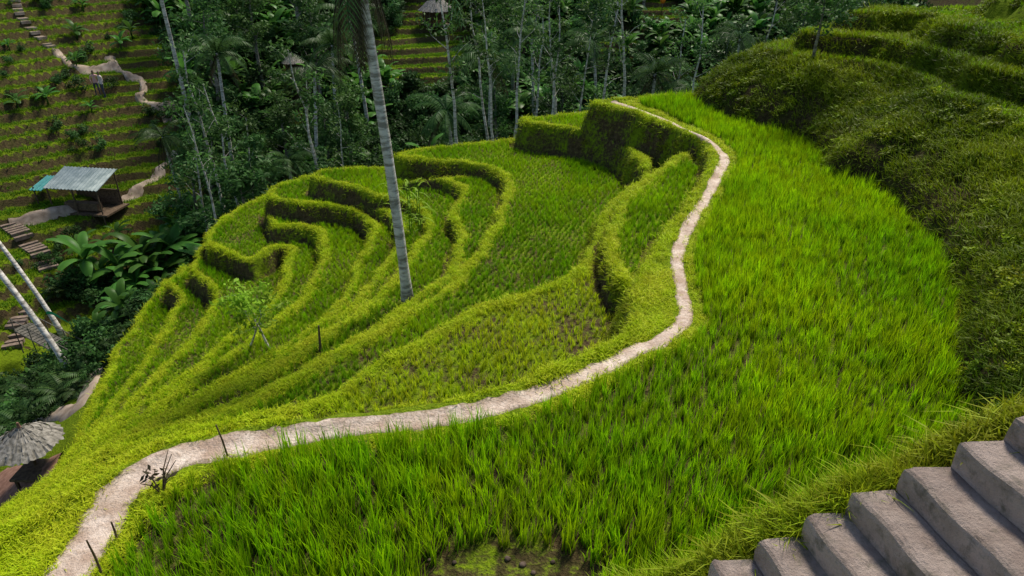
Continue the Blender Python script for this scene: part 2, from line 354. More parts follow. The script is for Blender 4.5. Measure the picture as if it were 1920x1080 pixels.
def scatter(name,pts,rot,scl,idx,meshes):
    col=bpy.data.collections.new(name+'_sources')
    for i,me in enumerate(meshes):
        o=bpy.data.objects.new('%s_src_%02d'%(name,i),me); col.objects.link(o)
    me=bpy.data.meshes.new(name); me.vertices.add(len(pts)); me.vertices.foreach_set('co',np.asarray(pts,dtype=np.float32).ravel())
    a=me.attributes.new('rot','FLOAT_VECTOR','POINT'); a.data.foreach_set('vector',np.asarray(rot,dtype=np.float32).ravel())
    a=me.attributes.new('scl','FLOAT_VECTOR','POINT'); a.data.foreach_set('vector',np.asarray(scl,dtype=np.float32).ravel())
    a=me.attributes.new('idx','INT','POINT'); a.data.foreach_set('value',np.asarray(idx,dtype=np.int32))
    me.update(); o=mkobj(name,me)
    ng=bpy.data.node_groups.new(name,'GeometryNodeTree')
    ng.interface.new_socket('Geometry',in_out='INPUT',socket_type='NodeSocketGeometry'); ng.interface.new_socket('Geometry',in_out='OUTPUT',socket_type='NodeSocketGeometry')
    gi=ng.nodes.new('NodeGroupInput'); go=ng.nodes.new('NodeGroupOutput'); ip=ng.nodes.new('GeometryNodeInstanceOnPoints'); ci=ng.nodes.new('GeometryNodeCollectionInfo')
    ci.inputs['Collection'].default_value=col; ci.inputs['Separate Children'].default_value=True; ci.inputs['Reset Children'].default_value=True
    def na(nm,ty):
        q_=ng.nodes.new('GeometryNodeInputNamedAttribute'); q_.data_type=ty; q_.inputs['Name'].default_value=nm; return [x for x in q_.outputs if x.enabled and x.name=='Attribute'][0]
    L=ng.links.new
    L(gi.outputs[0],ip.inputs['Points']); L(ci.outputs[0],ip.inputs['Instance']); ip.inputs['Pick Instance'].default_value=True
    L(na('idx','INT'),ip.inputs['Instance Index']); L(na('rot','FLOAT_VECTOR'),ip.inputs['Rotation']); L(na('scl','FLOAT_VECTOR'),ip.inputs['Scale'])
    L(ip.outputs[0],go.inputs[0])
    md=o.modifiers.new('scatter','NODES'); md.node_group=ng
    return o
# ---------------------------------------------------------------- terrain mesh
me=bpy.data.meshes.new('terraced_ground')
V=np.stack([X,Y,Z],-1).reshape(-1,3)
I=np.arange(nx*ny).reshape(nx,ny)
F=np.stack([I[:-1,:-1],I[1:,:-1],I[1:,1:],I[:-1,1:]],-1).reshape(-1,4)
me.vertices.add(len(V)); me.vertices.foreach_set('co',V.astype(np.float32).ravel())
me.loops.add(F.size); me.loops.foreach_set('vertex_index',F.ravel().astype(np.int32))
me.polygons.add(len(F)); me.polygons.foreach_set('loop_start',np.arange(0,F.size,4,dtype=np.int32))
me.polygons.foreach_set('use_smooth',np.ones(len(F),bool))
me.update(calc_edges=True); me.materials.append(M_terr)
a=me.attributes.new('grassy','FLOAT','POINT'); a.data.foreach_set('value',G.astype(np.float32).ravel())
dark=np.where(own<0,np.where(jung,.8,.35),np.where(own==200,.6,np.where(own==300,.4,0.)))  # ground off the terraces tinted darker: corner falloff painted into the colour
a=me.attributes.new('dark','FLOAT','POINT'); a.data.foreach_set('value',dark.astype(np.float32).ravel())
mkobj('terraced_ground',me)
# ---------------------------------------------------------------- ribbons
def ribbon(name,pts,matl,zoff=.03,na=7,edge=.07,seed=0):
    mb=MB(); V=[]; T=[]; n=len(pts)
    xs_=np.array([p[0] for p in pts]);ys_=np.array([p[1] for p in pts])
    e1=.8*(vn(xs_,ys_,.45,80+seed)-.5)+.8*(vn(xs_,ys_,.13,81+seed)-.5); e2=.8*(vn(xs_,ys_,.45,82+seed)-.5)+.8*(vn(xs_,ys_,.13,83+seed)-.5)
    for i,p in enumerate(pts):
        a=np.array(pts[max(i-1,0)][:2]);b=np.array(pts[min(i+1,n-1)][:2]); d=b-a; d/=np.linalg.norm(d)+1e-9; nr=np.array((-d[1],d[0]))
        wl=p[2]/2*(1+e1[i]*edge*8); wr=p[2]/2*(1+e2[i]*edge*8)
        for k_ in range(na):
            q_=k_/(na-1)*2-1; o=nr*(wl if q_<0 else wr)*q_; x,y=p[0]+o[0],p[1]+o[1]
            V.append((x,y,hz(x,y)+zoff*(1-abs(q_)**4*1.2))); T.append(abs(q_))
    F=[(i*na+k_,i*na+k_+1,(i+1)*na+k_+1,(i+1)*na+k_) for i in range(n-1) for k_ in range(na-1)]
    mb.add(V,F,0,T); return mkobj(name,mb.build(name,[matl],True))
ribbon('dirt_path',[tuple(p) for p in cr([tuple(q) for q in pathw],3)],M_path,.022,11,.06)
# ---------------------------------------------------------------- rice
vis=lambda x,y:(np.abs(x)<.95*y+3.0)
def jgrid(x0,x1,y0,y1,s,j=.35,ang=0.):
    ca,sa=math.cos(ang),math.sin(ang); mx,my=(x0+x1)/2,(y0+y1)/2; h=max(x1-x0,y1-y0)*.75
    a,b=np.meshgrid(np.arange(-h,h,s),np.arange(-h,h,s*1.0),indexing='ij'); a=a.ravel();b=b.ravel()
    a=a+rng.uniform(-j,j,a.size)*s; b=b+rng.uniform(-j,j,b.size)*s
    x=mx+a*ca-b*sa; y=my+a*sa+b*ca; k=(x>x0)&(x<x1)&(y>y0)&(y<y1); return x[k],y[k]
cx,cy=jgrid(-8,12,4,30,.165,.26,.35); k_=(sampn(own,cx,cy)==nA); cx,cy=cx[k_],cy[k_]
c2=jgrid(-16,6,6,30,.14,.3,-.4); k_=(sampn(own,c2[0],c2[1])!=nA); 
cx=np.concatenate([cx,c2[0][k_]]);cy=np.concatenate([cy,c2[1][k_]])
ok=vis(cx,cy)&(samp(R,cx,cy)>0)&(sampn(own,cx,cy)>=0)&(sampn(own,cx,cy)<100)
mud=((cx-.0)/1.0)**2+((cy-4.9)/.4)**2<.6+.8*vn(cx,cy,.3,90); ok&=~mud
ok&=vn(cx,cy,.55,91)>.05
cx,cy=cx[ok],cy[ok]; oz=sampn(own,cx,cy); cz=samp(Z,cx,cy)
iL1=[i for i,t_ in enumerate(terr) if t_[0]==-1.0][0]
seed_=(oz==iL1)&(cy<15.2)
n=len(cx); sz=.70+.5*vn(cx,cy,1.3,20)+rng.uniform(-.17,.17,n)
rot=np.stack([np.zeros(n),rng.uniform(0,.15,n),rng.uniform(0,6.28,n)],1)
main=oz==nA
sz2=np.where(main,sz*.97,sz*.58); scl=np.stack([sz2,sz2,sz2*rng.uniform(.85,1.15,n)],1)
rm=[tuft(24,.42,.36,.015,s_,M_rice,3,.032,'rice_tuft') for s_ in range(6)]
rl=[tuft(18,.40,.42,.020,s_+20,M_lrice,3,.045,'rice_tuft_low') for s_ in range(5)]
pts=np.stack([cx,cy,cz-.02],1)
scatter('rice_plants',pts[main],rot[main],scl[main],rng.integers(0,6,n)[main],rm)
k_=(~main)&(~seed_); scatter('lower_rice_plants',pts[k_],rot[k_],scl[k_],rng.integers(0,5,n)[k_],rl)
rs=[tuft(13,.22,.45,.014,s_+50,M_seed,3,.02,'seedling_tuft') for s_ in range(4)]
k_=seed_&(rng.random(n)<.85); scl3=np.stack([sz]*3,1); scatter('rice_seedlings',pts[k_],rot[k_],scl3[k_],rng.integers(0,4,n)[k_],rs)
def normrot(x,y,amt=.7):
    a=sampn(nxx,x,y);b=sampn(nyy,x,y);c_=sampn(nzz,x,y); th_=np.arccos(np.clip(c_,0,1))*amt; ph=np.arctan2(b,a)
    fl_=th_<.25; ph=np.where(fl_,rng.uniform(0,6.28,len(x)),ph+rng.uniform(-.6,.6,len(x))); th_=np.where(fl_,rng.uniform(0,.2,len(x)),th_+rng.uniform(-.2,.2,len(x)))
    return np.stack([np.zeros(len(x)),th_,ph],1)
Nn=350000
yy=2.2+27.8*rng.random(Nn)**1.25; xx=rng.uniform(-1,1,Nn)*(.95*yy+3)
o_=sampn(own,xx,yy); r_=samp(R,xx,yy); g_=sampn(G,xx,yy); nz_=sampn(nzz,xx,yy); ny_=sampn(nyy,xx,yy); ft=samp(np.minimum(foot,9),xx,yy)
dp=segdist(xx,yy,pathw[:,:2],False); pw=.12+.12*vn(xx,yy,.3,30)+.09*(yy<8)
flat_=(o_>=0)&(o_<100)
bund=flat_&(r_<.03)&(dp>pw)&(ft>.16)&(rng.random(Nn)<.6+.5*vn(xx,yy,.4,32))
pwall=np.where(ny_<-.3,.08+.5*(vn(xx,yy,.6,31)>.5),.55)
wallk=(o_>=100)&(o_<200)&(rng.random(Nn)<pwall)
hill=(o_==200)&(xx<14)&(rng.random(Nn)<np.clip(g_*1.1,0.03,.8))
nbk=(o_==300)&(yy>2.86)&(rng.random(Nn)<.8)
def put(name,k,meshes,smin,smax,grow=0.,amt=.75):
    x,y=xx[k],yy[k]; n=len(x); s_=rng.uniform(smin,smax,n)*(.75+.6*vn(x,y,.45,33))*(1+grow*(y-5)/20); z=samp(Z,x,y)-.01
    scatter(name,np.stack([x,y,z],1),normrot(x,y,amt),np.stack([s_,s_,s_],1),rng.integers(0,len(meshes),n),meshes)
put('grass',bund,[tuft(12,.07,1.4,.010,s_+100,M_grass,2,.05,'grass_tuft') for s_ in range(6)],.5,1.3,.4)
put('terrace_wall_grass',wallk,[tuft(11,.085,1.2,.011,s_+120,M_wgrass,2,.05,'wall_tuft') for s_ in range(6)],.4,1.3,.4,.9)
put('hillside_grass',hill,[tuft(12,.13,1.1,.014,s_+150,M_hgrass,2,.07,'hill_tuft') for s_ in range(6)],.5,1.5,.3,.8)
put('bank_grass',nbk,[tuft(12,.12,1.1,.009,s_+170,M_wgrass,2,.05,'bank_tuft') for s_ in range(6)],.6,1.5,0,.7)
q1=3600; bx=rng.uniform(.3,6.0,q1); by=2.84+1.0*rng.random(q1)**2.; k_=(sampn(own,bx,by)==300)&(vn(bx,by,.35,95)>.34); bx,by=bx[k_],by[k_]; n=len(bx); s_=rng.uniform(.35,1.0,n)
M_weed=foliage('weed_leaf',(.07,.15,.006),(.36,.50,.012),(.44,.48,.02),.45,.3,1.2)
scatter('roadside_weeds',np.stack([bx,by,samp(Z,bx,by)-.02],1),normrot(bx,by,.4),np.stack([s_]*3,1),rng.integers(0,4,n),[tuft(14,.26,.9,.011,s_2+300,M_weed,4,.04,'weed') for s_2 in range(4)])
q1=12000; bx=rng.uniform(3,16,q1); by=rng.uniform(3,30,q1); k_=(sampn(own,bx,by)==200)&(vn(bx,by,1.1,96)>.5); bx,by=bx[k_],by[k_]; n=len(bx); s_=rng.uniform(.25,.9,n)
def wbush(seed,mt):
    mb=MB(); random.seed(seed)
    for i in range(3): mb.leaves((random.gauss(0,.1),random.gauss(0,.1),.1),(.2,.2,.13),30,.045,0,seed*7+i)
    return mb.build('wb',[mt])
scatter('hillside_weeds',np.stack([bx,by,samp(Z,bx,by)],1),normrot(bx,by,.6),np.stack([s_]*3,1),rng.integers(0,4,n),[wbush(i,M_hgrass if i<3 else M_wgrass) for i in range(4)])
hx,hy=jgrid(6,26,14,33,.18); k_=(sampn(own,hx,hy)==200)&(samp(hillr,hx,hy)>.0); hx,hy=hx[k_],hy[k_]; n=len(hx)
scatter('upper_terrace_rice',np.stack([hx,hy,samp(Z,hx,hy)],1),np.stack([np.zeros(n),rng.uniform(0,.2,n),rng.uniform(0,6.28,n)],1),np.full((n,3),.5),rng.integers(0,3,n),rl[:3])
# far terraces
fx,fy=jgrid(-55,24,26,76,.23,.5); o1=sampn(own,fx,fy); j1=sampn(jung,fx,fy); k_=(o1<0)&sampn(isfar,fx,fy)&(np.abs(fx)<.85*fy+3)&(~j1|(rng.random(fx.size)<.2))
k_&=(samp(farr,fx,fy)>0)|(rng.random(fx.size)<.08)
fx,fy=fx[k_],fy[k_]; n=len(fx); s_=rng.uniform(.55,1.05,n)
fm_=[tuft(14,.24,.6,.045,s_2+200,M_farrice,2,.12,'far_rice_tuft') for s_2 in range(4)]
scatter('distant_terrace_rice',np.stack([fx,fy,samp(Z,fx,fy)-.03],1),np.stack([np.zeros(n),rng.uniform(0,.2,n),rng.uniform(0,6.28,n)],1),np.stack([s_]*3,1),rng.integers(0,4,n),fm_)
# ---------------------------------------------------------------- plants
def frond(mb,b,az,el,L,droop,nl=22,ll=.55,m=1,w_=.05,hang=.5):
    p=Vector(b); n=12; pts=[]; dirs=[]
    for i in range(n+1):
        s_=i/n; e=el-droop*s_**1.3; d=Vector((math.cos(az)*math.cos(e),math.sin(az)*math.cos(e),math.sin(e))); pts.append(p.copy()); dirs.append(d); p=p+d*(L/n)
    mb.tube(pts,[.03*(1-.8*i/n) for i in range(n+1)],3,m,False)
    sd_=Vector((-math.sin(az),math.cos(az),0))
    for j in range(nl):
        s_=.12+.88*j/(nl-1); q_=s_*n; i=min(int(q_),n-1); pp=pts[i].lerp(pts[i+1],q_-i); d=dirs[i]
        l=ll*(math.sin(math.pi*min(s_*.85+.12,1))**.6)*random.uniform(.85,1.1)
        for sg in (-1,1):
            o=(sd_*sg+d*.55+Vector((0,0,-hang*random.uniform(.6,1.3)))).normalized(); mid=pp+o*l*.5; e2=pp+o*l+Vector((0,0,-.25*l*hang))
            mb.add([pp-d*w_*.5,pp+d*w_*.5,mid+d*w_*.5,mid-d*w_*.5,e2],[(0,1,2,3),(3,2,4)],m,[.2,.2,.6,.6,1])
def palm_mesh(name,h,lean,r=.13,nf=18,L=2.8,seed=0,dead=4,taper=.3,dl=1.,del_=-.9):
    random.seed(seed); mb=MB(); pts=[];n=14
    for i in range(n+1):
        s_=i/n; pts.append((lean[0]*s_**1.4,lean[1]*s_**1.4,h*s_))
    mb.tube(pts,[r*(1.5 if i==0 else 1.12 if i==1 else 1-taper*i/n)*(1+.04*(i%2)) for i in range(n+1)],10,0)
    c=pts[-1]
    for i in range(nf):
        frond(mb,c,i*2.4+random.uniform(-.3,.3),random.uniform(-.1,1.25),L*random.uniform(.8,1.1),random.uniform(1.2,1.9),24,L*.2,1,.045,.7)
    for i in range(dead):
        frond(mb,c,random.uniform(0,6.28),del_+random.uniform(-.15,.2),L*dl*random.uniform(.8,1.1),.5,20,L*.15,2,.045,1.4)
    for i in range(6):
        a=random.uniform(0,6.28); mb.leaves((c[0]+.2*math.cos(a),c[1]+.2*math.sin(a),c[2]-.2),(.1,.1,.13),10,.08,2,i)
    return mb.build(name,[M_bark,M_palm,M_dead],True)
def tree_mesh(name,h,r,crown,nb,nl,lsz,seed,lean=.3,low=.45,leafmat=None,barkm=None,open_=1.):
    random.seed(seed); mb=MB(); n=8
    top=(random.uniform(-1,1)*lean,random.uniform(-1,1)*lean); wob=[(random.gauss(0,.05)*h*.12,random.gauss(0,.05)*h*.12) for _ in range(n+1)]
    pts=[(top[0]*i/n+wob[i][0]*(i>0),top[1]*i/n+wob[i][1]*(i>0),h*i/n) for i in range(n+1)]
    mb.tube(pts,[r*(1.3 if i==0 else 1-.75*i/n) for i in range(n+1)],7,0)
    for b in range(nb):
        s_=low+(1-low)*(b+random.random())/nb; q_=s_*n;i=min(int(q_),n-1); p=Vector(pts[i]).lerp(Vector(pts[i+1]),q_-i)
        a=random.uniform(0,6.28); e=random.uniform(.2,1.0); L=crown*random.uniform(.5,1.1)*(1.15-.5*s_)
        d=Vector((math.cos(a)*math.cos(e),math.sin(a)*math.cos(e),math.sin(e))); bp=[p]
        for j in range(4):
            d=(d+Vector((random.gauss(0,.18),random.gauss(0,.18),random.gauss(.06,.15)))).normalized(); bp.append(bp[-1]+d*L/4)
        rr=r*(1-.7*s_)*.45; mb.tube(bp,[rr,rr*.75,rr*.55,rr*.35,rr*.15],5,0,False)
        for j in (2,3,4):
            c=bp[j]+Vector((random.gauss(0,.15),random.gauss(0,.15),random.gauss(.05,.1)))*crown*.5
            R_=crown*random.uniform(.18,.38)*open_; mb.leaves(c,(R_,R_,R_*.6),int(nl*random.uniform(.5,1.2)),lsz,1,seed*97+b*7+j)
    mb.leaves((pts[-1][0],pts[-1][1],pts[-1][2]),(crown*.35,crown*.35,crown*.3),nl,lsz,1,seed)
    return mb.build(name,[barkm or M_bark,leafmat or M_tree],False)
def banana_mesh(name,seed,s_=1.):
    random.seed(seed); mb=MB(); mb.tube([(0,0,0),(0,0,.6*s_),(0,0,1.1*s_)],[.09,.07,.05],6,0)
    for i in range(9):
        az=i*2.4+random.uniform(-.3,.3); el=random.uniform(.35,1.35); L=random.uniform(1.2,1.9)*s_; p=Vector((0,0,random.uniform(.7,1.1)*s_)); n=8; V=[];T=[]
        sd_=Vector((-math.sin(az),math.cos(az),0)); W=.24*s_*random.uniform(.8,1.2)
        for k_ in range(n+1):
            q_=k_/n; e=el-1.5*q_**1.4; d=Vector((math.cos(az)*math.cos(e),math.sin(az)*math.cos(e),math.sin(e))); ww=W*(math.sin(math.pi*min(max(q_-.12,0)/.88*.92+.04,1))**.5) if q_>.12 else .02
            up=d.cross(sd_)*-1
            V+=[p-sd_*ww+up*.05*ww+Vector((0,0,-.3*ww)),p,p+sd_*ww+Vector((0,0,-.3*ww))]; T+=[.6,.2,.6]; p=p+d*L/n
        mb.add(V,[f_ for k_ in range(n) for f_ in ((3*k_,3*k_+1,3*k_+4,3*k_+3),(3*k_+1,3*k_+2,3*k_+5,3*k_+4))],0,T)
    return mb.build(name,[M_ban],True)
def bush_mesh(name,seed,n=420):
    random.seed(seed); mb=MB()
    for i in range(6):
        c=(random.gauss(0,.4),random.gauss(0,.4),random.uniform(.2,1.1)); mb.leaves(c,(.5,.5,.4),n//6,.12,0,seed*31+i)
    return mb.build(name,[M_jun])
def fern_mesh(name,seed):
    random.seed(seed); mb=MB()
    for i in range(11): frond(mb,(0,0,.1),i*2.4,random.uniform(.6,1.3),random.uniform(1.2,1.9),random.uniform(1.2,1.8),16,.38,0,.07,.4)
    return mb.build(name,[M_palm])
jx,jy=jgrid(-60,40,-2,76,.75,.5)
k_=sampn(jung,jx,jy)&(np.abs(jx)<.9*np.abs(jy)+5)&(sampn(own,jx,jy)<0)
wj=samp(w,jx,jy); k_&=(vn(jx,jy,3,40)>.15)|(wj<6)
k_&=(wj<46)
jx,jy=jx[k_],jy[k_]; n=len(jx); kind=vn(jx,jy,4,41)+rng.uniform(-.3,.3,n)
idx=np.where(kind>.58,rng.integers(0,3,n),np.where(kind>.46,rng.integers(3,5,n),rng.integers(5,9,n)))
s_=rng.uniform(.45,1.25,n)*np.where(idx>=5,1.15,1.)
dD=samp(D,jx,jy); s_*=np.clip((-dD)/4,.35,1); s_*=np.where(jy<30,.65,1.)
scatter('jungle_foliage',np.stack([jx,jy,samp(Z,jx,jy)-.05],1),np.stack([np.zeros(n),rng.uniform(0,.15,n),rng.uniform(0,6.28,n)],1),np.stack([s_,s_,s_*rng.uniform(.8,1.3,n)],1),idx,
  [banana_mesh('b%d'%i,i) for i in range(3)]+[fern_mesh('f%d'%i,i+9) for i in range(2)]+[bush_mesh('u%d'%i,i+20) for i in range(4)])
jx,jy=jgrid(-34,-10,-2,32,.6,.5); k_=sampn(jung,jx,jy)&(np.abs(jx)<.9*np.abs(jy)+5)&(sampn(own,jx,jy)<0)&(samp(w,jx,jy)<5); jx,jy=jx[k_],jy[k_]; n=len(jx); s_=rng.uniform(.4,.8,n)
scatter('valley_shrubs',np.stack([jx,jy,samp(Z,jx,jy)-.05],1),np.stack([np.zeros(n),rng.uniform(0,.15,n),rng.uniform(0,6.28,n)],1),np.stack([s_]*3,1),rng.integers(0,4,n),[bush_mesh('vs%d'%i,i+90) for i in range(3)]+[fern_mesh('vf',99)])
bx=rng.uniform(-50,-16,260);by=rng.uniform(30,62,260); k_=(vn(bx,by,5,44)>.56)&(samp(w,bx,by)>5); bx,by=bx[k_],by[k_]; n=len(bx); s_=rng.uniform(.3,.75,n)
scatter('terrace_shrubs',np.stack([bx,by,samp(Z,bx,by)],1),np.stack([np.zeros(n),np.zeros(n),rng.uniform(0,6.28,n)],1),np.stack([s_]*3,1),rng.integers(0,4,n),[bush_mesh('su%d'%i,i+60) for i in range(3)]+[banana_mesh('sb',77)])
# trees
def at(x,y,dz=-.1): return (x,y,hz(x,y)+dz)
pm=[palm_mesh('palm_a',9.5,(.8,.3),.12,18,2.6,1),palm_mesh('palm_b',8.,(-.6,.2),.12,17,2.4,2),palm_mesh('palm_c',6.0,(.3,.4),.1,16,2.0,3)]
def upt(u,Yd): return (u-960)/1280.*Yd/.96
palms=[(590,40,0,1.),(380,46,0,1.15),(915,42,0,1.12),(862,36,2,1.15),(1205,40,1,1.),(500,33,2,.9),(1480,44,1,1),(1000,50,1,1),(700,50,1,1.1),(330,38,2,.9),(1350,50,0,1),(640,46,1,1),(540,36,2,1),(440,42,1,1),(1290,40,2,1.1),(1120,48,0,1)]
for i,(u,yd,mi,s_) in enumerate(palms):
    x=upt(u,yd); mkobj('coconut_palm',pm[mi],at(x,yd),(0,0,random.uniform(0,6.28)),s_)
tm=[tree_mesh('slender_a',12,.11,2.2,8,26,.12,1,.8,.55),tree_mesh('slender_b',10.5,.1,1.9,7,22,.12,2,.8,.55),tree_mesh('slender_c',9,.08,1.6,7,18,.11,3,1.,.5,None,None,.9)]
sl=[(865,33,0),(925,34,1),(963,33.5,0),(1028,35,1),(1048,36,0),(1110,36,1),(1170,34,0),(445,33,1),(412,34,0),(458,34,2),(395,30,2),(930,31.5,2),(588,34,1),(1280,37,1),(640,35,2),(1370,38,1),(1000,40,0),(1240,42,0),(360,33,2),(615,33,1),(1075,34,2)]
for i,(u,yd,mi) in enumerate(sl):
    mkobj('slender_tree',tm[mi],at(upt(u,yd),yd),(0,0,random.uniform(0,6.28)),random.uniform(.9,1.1))
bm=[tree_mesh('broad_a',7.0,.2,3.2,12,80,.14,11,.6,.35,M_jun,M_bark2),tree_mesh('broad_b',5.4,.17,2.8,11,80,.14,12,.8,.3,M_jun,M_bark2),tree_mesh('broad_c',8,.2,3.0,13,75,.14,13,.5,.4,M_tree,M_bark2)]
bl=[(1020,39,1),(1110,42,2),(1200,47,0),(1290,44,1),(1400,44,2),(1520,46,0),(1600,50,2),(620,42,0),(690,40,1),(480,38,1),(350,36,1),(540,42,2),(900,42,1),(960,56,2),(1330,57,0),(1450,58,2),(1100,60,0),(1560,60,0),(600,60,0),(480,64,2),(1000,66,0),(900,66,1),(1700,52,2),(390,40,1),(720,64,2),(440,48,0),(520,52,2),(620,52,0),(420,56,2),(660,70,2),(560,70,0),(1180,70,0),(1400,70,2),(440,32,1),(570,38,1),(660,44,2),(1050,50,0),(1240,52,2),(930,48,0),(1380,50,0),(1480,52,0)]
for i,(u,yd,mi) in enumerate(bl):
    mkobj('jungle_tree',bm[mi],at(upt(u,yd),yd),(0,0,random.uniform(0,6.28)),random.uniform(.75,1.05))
# main palm
x,y=P(765,570,-2.8)
mkobj('coconut_palm',palm_mesh('main_palm',8.5,(-.75,1.1),.125,22,3.2,21,16,.08,.85,-1.15),(x,y,hz(x,y)-.1))
x,y=P(140,710,-9.); mkobj('coconut_palm',palm_mesh('lean_palm',9.5,(-9,5.5),.11,16,2.6,33),at(x,y))
x,y=P(100,580,-10.); mkobj('coconut_palm',palm_mesh('lean_palm_b',9,(-8.5,5.5),.11,16,2.6,34),at(x,y))
p=P3(1525,112); mkobj('hill_tree',tree_mesh('hill_tree',2.4,.06,1.5,9,60,.08,41,.5,.35,M_tree,M_bark2,.9),(p[0],p[1],p[2]-.1))
p=P3(505,655); mkobj('cassava_shrub',tree_mesh('cassava',1.7,.035,1.2,8,26,.07,51,.8,.4,M_cass,M_bark,.8),(p[0],p[1],p[2]))
p=P3(470,650); mkobj('cassava_shrub',tree_mesh('cassava2',1.4,.03,1.1,7,22,.07,52,.8,.4,M_cass,M_bark,.8),(p[0],p[1],p[2]))
mb=MB(); random.seed(5)
for s_ in range(6):
    bx_,by_=random.gauss(0,.3),random.gauss(0,.3); mb.tube([(bx_,by_,0),(bx_,by_,1.6)],[.02,.012],5,0)
    for i in range(9): 
        az=random.uniform(0,6.28); p0=Vector((bx_,by_,.2+.17*i)); V=[];d0=Vector((math.cos(az),math.sin(az),0)); sd_=Vector((-d0.y,d0.x,0))
        for k2 in range(5):
            q_=k2/4; c_=p0+d0*.6*q_+Vector((0,0,.4*q_-.6*q_*q_)); V+=[c_-sd_*.03*(1-q_*.9),c_+sd_*.03*(1-q_*.9)]
        mb.add(V,[(2*k2,2*k2+1,2*k2+3,2*k2+2) for k2 in range(4)],0,.7)
p=P3(768,440); mkobj('corn_plants',mb.build('corn',[M_cass]),p,(0,0,0),1.1)
# ---------------------------------------------------------------- stairs
mb=MB(); nst=15; prof=[]
rs_=random.Random(4)
for i in range(nst):
    xt=2.36-.236*(i-5)+rs_.uniform(-.008,.008); zt=3.6-.18*(i-5)+rs_.uniform(-.006,.006)
    prof+= [(xt+.236-.012,zt+.006),(xt+.05,zt),(xt+.022,zt-.006),(xt+.006,zt-.02),(xt,zt-.045),(xt-.004,zt-.1),(xt+.0,zt-.178)]
wv=34; V=[]; ed=Vector((.21,-.98,0)).normalized()
for j in range(wv+1):
    o=ed*(2.1*j/wv)
    for qi,(a_,b_) in enumerate(prof):
        nzv=.5-float(vn(np.array([a_*1.+j*.06]),np.array([b_]),.09,97)[0]); chip=.026*max(0,nzv-.1)*(1 if qi%7 in (1,2,3,4) else .3)
        V.append((a_+o.x+.010*math.sin(j*.9+a_*9)*.5+chip,2.80+o.y+(0 if 0<j<wv else rs_.uniform(-.008,.008)),b_+.005*math.sin(j*.8+b_*13)-chip*1.2))
npf=len(prof)
F=[(j*npf+i,j*npf+i+1,(j+1)*npf+i+1,(j+1)*npf+i) for j in range(wv) for i in range(npf-1)]
lo=[(a_+.05,b_-.5) for a_,b_ in prof]
for e,j in ((0,0),(1,wv)):
    o=ed*(2.1*j/wv); b0=len(V)
    for a_,b_ in lo: V.append((a_+o.x,2.80+o.y,b_))
    for i in range(npf-1):
        q_=(j*npf+i,b0+i,b0+i+1,j*npf+i+1); F.append(q_ if e==0 else q_[::-1])
mb.add(V,F); mkobj('concrete_staircase',mb.build('stairs',[M_conc]))
# ---------------------------------------------------------------- huts etc
def empty(name,loc,rz=0,s_=1.):
    e=bpy.data.objects.new(name,None); e.location=loc; e.rotation_euler=(0,0,rz); e.scale=(s_,)*3; link(e); return e
def thatch_roof(mb,r,h,z,m=0,n=14,layers=6,seed=0):
    rr=random.Random(seed)
    for l in range(layers):
        r0=r*(1-l/layers); z0=z+h*l/layers; r1=r*(1-(l+1.35)/layers) if l<layers-1 else 0.02; z1=z+h*min((l+1.35)/layers,1.02)
        V=[];N_=n*6
        for k2 in range(N_):
            a_=2*math.pi*k2/N_; q_=1+rr.uniform(-.05,.06); V+=[(r0*q_*math.cos(a_),r0*q_*math.sin(a_),z0+rr.uniform(-.07,.03)-.03),(max(r1,.02)*math.cos(a_),max(r1,.02)*math.sin(a_),z1)]
        mb.add(V,[(2*k2,(2*k2+2)%(2*N_),(2*k2+3)%(2*N_),2*k2+1) for k2 in range(N_)],m)
def thatch_hut(name,loc,s_):
    e=empty(name,loc,.4,s_)
    mb=MB(); thatch_roof(mb,1.7,1.5,1.7,0,14,6,3); mkobj('thatched_roof',mb.build('roof',[M_thatch]),parent=e)
    mb=MB()
    for a_ in (-1,1):
        for b_ in (-1,1): mb.tube([(a_,b_,-.4),(a_,b_,1.85)],[.07,.06],7)
    mb.box((0,0,.35),(2.3,2.3,.12)); mb.box((0,1,.75),(1.9,.06,.06)); mb.box((-1,0,.75),(.06,1.9,.06)); mb.box((1,0,.75),(.06,1.9,.06)); mb.box((0,.9,1.2),(1.8,.05,1.1))
    mkobj('wooden_frame',mb.build('frame',[M_wood]),parent=e)
p=P3(820,55); thatch_hut('thatched_hut',(p[0],p[1],p[2]),.95)
p=P3(552,138); thatch_hut('thatched_hut',(p[0],p[1],p[2]),.5)
p=P3(165,392); e=empty('tin_roof_shelter',p,-.15,.85)
def corr(mb,x0,x1,y0,y1,z0,z1,m,n=60):
    V=[]
    for i in range(n+1):
        x_=x0+(x1-x0)*i/n; o=.03*math.sin(i*1.6)
        V+=[(x_,y0,z0+o),(x_,y1,z1+o),(x_,y1,z1+o-.03),(x_,y0,z0+o-.03)]
    mb.add(V,[f_ for i in range(n) for f_ in ((4*i,4*i+4,4*i+5,4*i+1),(4*i+3,4*i+2,4*i+6,4*i+7),(4*i,4*i+3,4*i+7,4*i+4),(4*i+1,4*i+5,4*i+6,4*i+2))],m)
mb=MB(); corr(mb,-1.9,2.1,-1.1,1.2,1.75,2.5,0); mkobj('corrugated_roof',mb.build('r1',[M_tin]),parent=e)
mb=MB(); corr(mb,-2.9,-1.95,-1.2,.6,1.6,2.0,0,16); mkobj('teal_awning',mb.build('r2',[M_teal]),parent=e)
mb=MB()
for a_ in (-2.7,-1.7,.1,1.9):
    mb.tube([(a_,-1,-1.2),(a_,-1,1.75)],[.05,.05],6); mb.tube([(a_,1,-1.0),(a_,1,2.3 if a_>-2 else 1.9)],[.05,.05],6)
